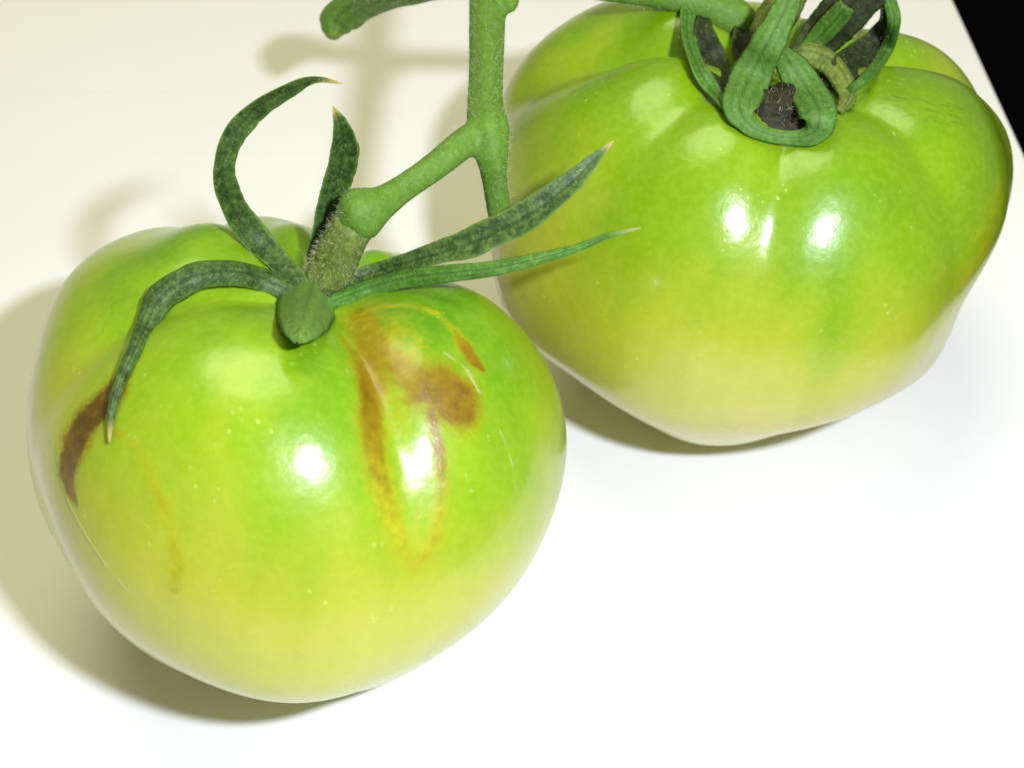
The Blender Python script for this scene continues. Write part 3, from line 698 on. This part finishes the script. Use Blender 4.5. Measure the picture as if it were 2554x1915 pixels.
# ---------------------------------------------------------------- the setting: white table top, dark floor
def build_setting():
    (x0, y0), (x1, y1) = EDGE
    d = np.array([x1-x0, y1-y0]); d /= np.linalg.norm(d)
    a = np.array([x0, y0])-d*340
    b = np.array([x0, y0])+d*520
    left = np.array([-d[1], d[0]])
    if left[0] > 0:
        left = -left
    outline = [a, b, b+left*760, a+left*760]
    if sum(outline[i][0]*outline[(i+1) % 4][1]-outline[(i+1) % 4][0]*outline[i][1] for i in range(4)) < 0:
        outline.reverse()
    verts, faces = [], []
    cen = sum(outline)/4
    for z, ins in ((-22.0, 0.8), (-21.2, 0), (-0.8, 0), (-0.25, 0.25), (0.0, 0.9)):
        for p in outline:
            q = p+(cen-p)/np.linalg.norm(cen-p)*ins*1.4
            verts.append((q[0]*MM, q[1]*MM, z*MM))
    for r in range(4):
        for k in range(4):
            k2 = (k+1) % 4
            faces.append((r*4+k, r*4+k2, r*4+4+k2, r*4+4+k))
    faces.append((3, 2, 1, 0))
    faces.append((16, 17, 18, 19))
    o = link('table_top', mesh_from('table_top', verts, faces), M_TABLE, smooth=False)
    o['kind'] = 'structure'
    s = 2.5
    f = link('floor', mesh_from('floor', [(-s, -s, -0.74), (s, -s, -0.74), (s, s, -0.74), (-s, s, -0.74)], [(0, 1, 2, 3)]), M_FLOOR, smooth=False)
    f['kind'] = 'structure'

build_setting()

# ---------------------------------------------------------------- tomatoes
def seg_dist(P, a, b):
    d = b-a
    t = np.clip(((P-a) @ d)/max(d @ d, 1e-9), 0, 1)
    return np.linalg.norm(P-(a+t[:, None]*d), axis=1), t

def fruit_mesh(T, scars=(), cork=(), marks=(), blush=()):
    nph, nth = 340, 560
    ph, th = np.meshgrid(np.linspace(0.012, math.pi-0.012, nph), np.linspace(-math.pi, math.pi, nth, endpoint=False), indexing='ij')
    P = tomato_local(ph, th, T).reshape(-1, 3)
    n = len(P)
    att = np.zeros((n, 4))
    tw = np.zeros(n)
    for line in list(scars)+list(blush):
        for p, q in zip(line[:-1], line[1:]):
            p, q = np.array(p), np.array(q)
            near = np.where(np.abs(P-(p[:3]+q[:3])/2).max(1) < np.linalg.norm(p[:3]-q[:3])+9)[0]
            d, t = seg_dist(P[near], p[:3], q[:3])
            w = p[3]+(q[3]-p[3])*t
            tone = p[4]+(q[4]-p[4])*t
            st = p[5]+(q[5]-p[5])*t
            s = st*np.exp(-np.power(d/(w*1.75), 1.8))
            att[near, 1] = (att[near, 1]*tw[near]+tone*s)/(tw[near]+s+1e-6)
            tw[near] += s
            att[near, 0] = np.maximum(att[near, 0], s)
    for ch, lines in ((2, cork), (3, marks)):
        for line in lines:
            for p, q in zip(line[:-1], line[1:]):
                p, q = np.array(p), np.array(q)
                near = np.where(np.abs(P-(p[:3]+q[:3])/2).max(1) < np.linalg.norm(p[:3]-q[:3])+3)[0]
                d, t = seg_dist(P[near], p[:3], q[:3])
                w = p[3]+(q[3]-p[3])*t
                att[near, ch] = np.maximum(att[near, ch], np.exp(-(d/w)**2))
    # scar tissue is slightly sunken
    nrm = unit(P)
    P = P-nrm*(att[:, :1]*0.28*sstep(0.3, 1.0, att[:, 1:2]))
    top, bot = P[:nth].mean(0), P[-nth:].mean(0)
    V = np.vstack([P, top, bot])*MM
    i, k = np.meshgrid(np.arange(nph-1), np.arange(nth), indexing='ij')
    a = i*nth+k
    b = i*nth+(k+1) % nth
    quads = np.stack([a, a+nth, b+nth, b], -1).reshape(-1, 4)
    k = np.arange(nth)
    cap1 = np.stack([np.full(nth, n), k, (k+1) % nth], -1)
    L = (nph-1)*nth
    cap2 = np.stack([np.full(nth, n+1), L+(k+1) % nth, L+k], -1)
    me = bpy.data.meshes.new('fruit')
    me.from_pydata(V.tolist(), [], quads.tolist()+cap1.tolist()+cap2.tolist())
    me.update()
    set_attr(me, 'marks', np.vstack([att, np.zeros((2, 4))]))
    return me

def place_fruit(T, me, mat, root):
    o = link('fruit', me, mat, root)
    R = frame(T['axis'])
    m = Matrix(R.T.tolist()).to_4x4()
    m.translation = Vector([v*MM for v in T['center']])-root.location
    o.matrix_local = m
    return o

def calyx_mesh(P, axis, rad, origin, lobes=5):
    """Low fleshy star-shaped boss that the sepals grow from."""
    R = frame(axis)
    verts, faces = [], []
    rings = [(0.0, 1.5), (0.35, 1.5), (0.6, 1.1), (0.85, 0.5), (1.0, -0.2), (0.9, -1.2), (0.4, -2.5)]
    segs = 40
    for r, z in rings:
        for k in range(segs):
            a = 2*math.pi*k/segs
            rr = max(r, 0.02)*rad*(1+0.13*math.cos(lobes*a)+0.03*rng.normal())
            verts.append((np.array([rr*math.cos(a), rr*math.sin(a), z+0.12*rng.normal()]) @ R+np.array(P[:3]))*MM-origin)
    for i in range(len(rings)-1):
        for k in range(segs):
            k2 = (k+1) % segs
            faces.append((i*segs+k, (i+1)*segs+k, (i+1)*segs+k2, i*segs+k2))
    return mesh_from('calyx', verts, faces)

# -- the scarred tomato
root_a = thing('tomato', (TOM_A['center'][0]*MM, TOM_A['center'][1]*MM, 0),
               'green tomato with orange-brown scars in its creases under spread dark sepals', 'tomato')
org_a = np.array(root_a.location)
place_fruit(TOM_A, fruit_mesh(TOM_A, SCARS_A, CORK_A), SKIN_A, root_a)
cal_a = link('calyx', calyx_mesh(CALYX_A, TOM_A['axis'], 3.6, org_a), M_CALYX, root_a)
stub_a = put_tube('fruit_stalk', STUB_A, M_STUB, root_a, org_a, n=50, segs=28, rag=0.05, flute=0.03)
SEP_A = [
    (M_SEPAL_A, dict(normal=(0.75, -0.40, 0.55), fold=0.45, thick=0.55, rag=0.11, wave=0.05, twist=(0.5, 0.1))),
    (M_SEPAL_A, dict(normal=(0.25, -0.75, 0.55), fold=0.35, thick=0.55, rag=0.11, wave=0.05, twist=(-0.3, 0.1))),
    (M_SEPAL_A, dict(normal=(-0.2, -0.60, 0.78), fold=0.30, thick=0.55, rag=0.11, wave=0.05, twist=(0.3, -0.15))),
    (M_SEPAL_F, dict(normal=(0.0, -0.62, 0.78), fold=-0.25, thick=0.8, twist=(0.2, -0.2))),
    (M_SEPAL_A, dict(normal=(0.1, -0.50, 0.86), fold=-0.35, thick=0.55, rag=0.11, wave=0.05, twist=(-0.15, 0.3))),
    (M_FRONT, dict(normal=(0.15, -0.80, 0.35), fold=-0.6, thick=0.8, groove=-0.5, dry=0.0, side=(-1.0, 0.1, 0.25))),
]
sep_a = [put_ribbon('sepal', pts, m, cal_a, org_a, **kw) for pts, (m, kw) in zip(SEPALS_A, SEP_A)]
hairs('fine_hairs', [stub_a, cal_a], 2600, 0.9, 0.015, stub_a)
hairs('fine_hairs', sep_a[:5], 1100, 0.5, 0.018, cal_a)

# -- the ribbed tomato by the table edge
root_b = thing('tomato', (TOM_B['center'][0]*MM, TOM_B['center'][1]*MM, 0),
               'unscarred ribbed green tomato close to the table edge, with tangled curled sepals', 'tomato')
org_b = np.array(root_b.location)
place_fruit(TOM_B, fruit_mesh(TOM_B, (), (), MARKS_B, BLUSH_B), SKIN_B, root_b)
cal_b = link('calyx', calyx_mesh(CALYX_B, (0.05, -0.45, 1.0), 7.0, org_b), M_CAVITY, root_b)  # boss fills the sepal loop, its colour carrying the cavity's shade
stub_b = put_tube('fruit_stalk', STUB_B, M_STUB, root_b, org_b, n=40, segs=24, rag=0.05, flute=0.03)
SEP_B = [
    (M_SEPAL_B, dict(normal=(-0.1, -0.65, 0.75), fold=-0.22, thick=0.6, n=120, dry=0.0, rag=0.10, wave=0.05)),
    (M_STUB, dict(normal=(0.2, -0.55, 0.8), fold=-0.5, thick=0.9, dry=0.0)),
    (M_SEPAL_F, dict(normal=(0.35, -0.55, 0.7), fold=0.3, thick=0.8, dry=0.0)),
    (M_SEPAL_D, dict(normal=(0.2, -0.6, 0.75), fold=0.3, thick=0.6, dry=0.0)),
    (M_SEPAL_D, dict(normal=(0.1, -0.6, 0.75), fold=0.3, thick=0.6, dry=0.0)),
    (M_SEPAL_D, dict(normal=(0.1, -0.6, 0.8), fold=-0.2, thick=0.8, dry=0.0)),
    (M_SEPAL_F, dict(normal=(0.1, -0.6, 0.8), fold=-0.5, thick=0.9, dry=0.0)),
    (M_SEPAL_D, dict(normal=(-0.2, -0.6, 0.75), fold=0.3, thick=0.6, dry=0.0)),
    (M_SEPAL_F, dict(normal=(-0.2, -0.6, 0.75), fold=-0.3, thick=0.7, dry=0.0)),
    (M_STUB, dict(normal=(0.0, -0.7, 0.7), fold=-0.4, thick=1.0, dry=0.0)),
]
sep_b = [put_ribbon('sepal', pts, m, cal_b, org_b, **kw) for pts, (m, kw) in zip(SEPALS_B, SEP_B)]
hairs('fine_hairs', [stub_b, cal_b], 700, 1.8, 0.018, stub_b)
hairs('fine_hairs', sep_b, 1200, 0.6, 0.018, cal_b)

# ---------------------------------------------------------------- vine stem that carries both
root_s = thing('vine_stem', (STEM['main'][-1][0]*MM, STEM['main'][-1][1]*MM, STEM['main'][-1][2]*MM),
               'fuzzy green forked vine stem joining the two tomatoes', 'stem')
org_s = np.array(root_s.location)

def fused_stem():
    verts, faces = [], []
    for key in ('main', 'pedicel', 'arm', 'node'):
        v, f = tube(STEM[key], n=70, segs=28, rag=0.04, flute=0.055 if key == 'main' else 0.035, round_start=(key != 'main'))
        b = len(verts)
        verts += list(v*MM-org_s)
        faces += [tuple(b+q for q in g) for g in f]
    me = mesh_from('stem_raw', verts, faces)
    o = bpy.data.objects.new('stem_raw', me)
    COL.objects.link(o)
    r = o.modifiers.new('r', 'REMESH')
    r.mode = 'VOXEL'
    r.voxel_size = 0.00038
    s = o.modifiers.new('s', 'SMOOTH')
    s.iterations = 9
    s.factor = 0.5
    dg = bpy.context.evaluated_depsgraph_get()
    dg.update()
    out = bpy.data.meshes.new_from_object(o.evaluated_get(dg))
    out.name = 'stem'
    bpy.data.objects.remove(o)
    bpy.data.meshes.remove(me)
    return out
stem = link('stem', fused_stem(), M_STEM, root_s)
bract = put_ribbon('bract', BRACT, M_STEM, root_s, org_s, normal=(0.1, -0.7, 0.7), fold=-0.5, thick=2.2, groove=0.1)
hairs('fine_hairs', [stem, bract], 7000, 0.8, 0.015, root_s)
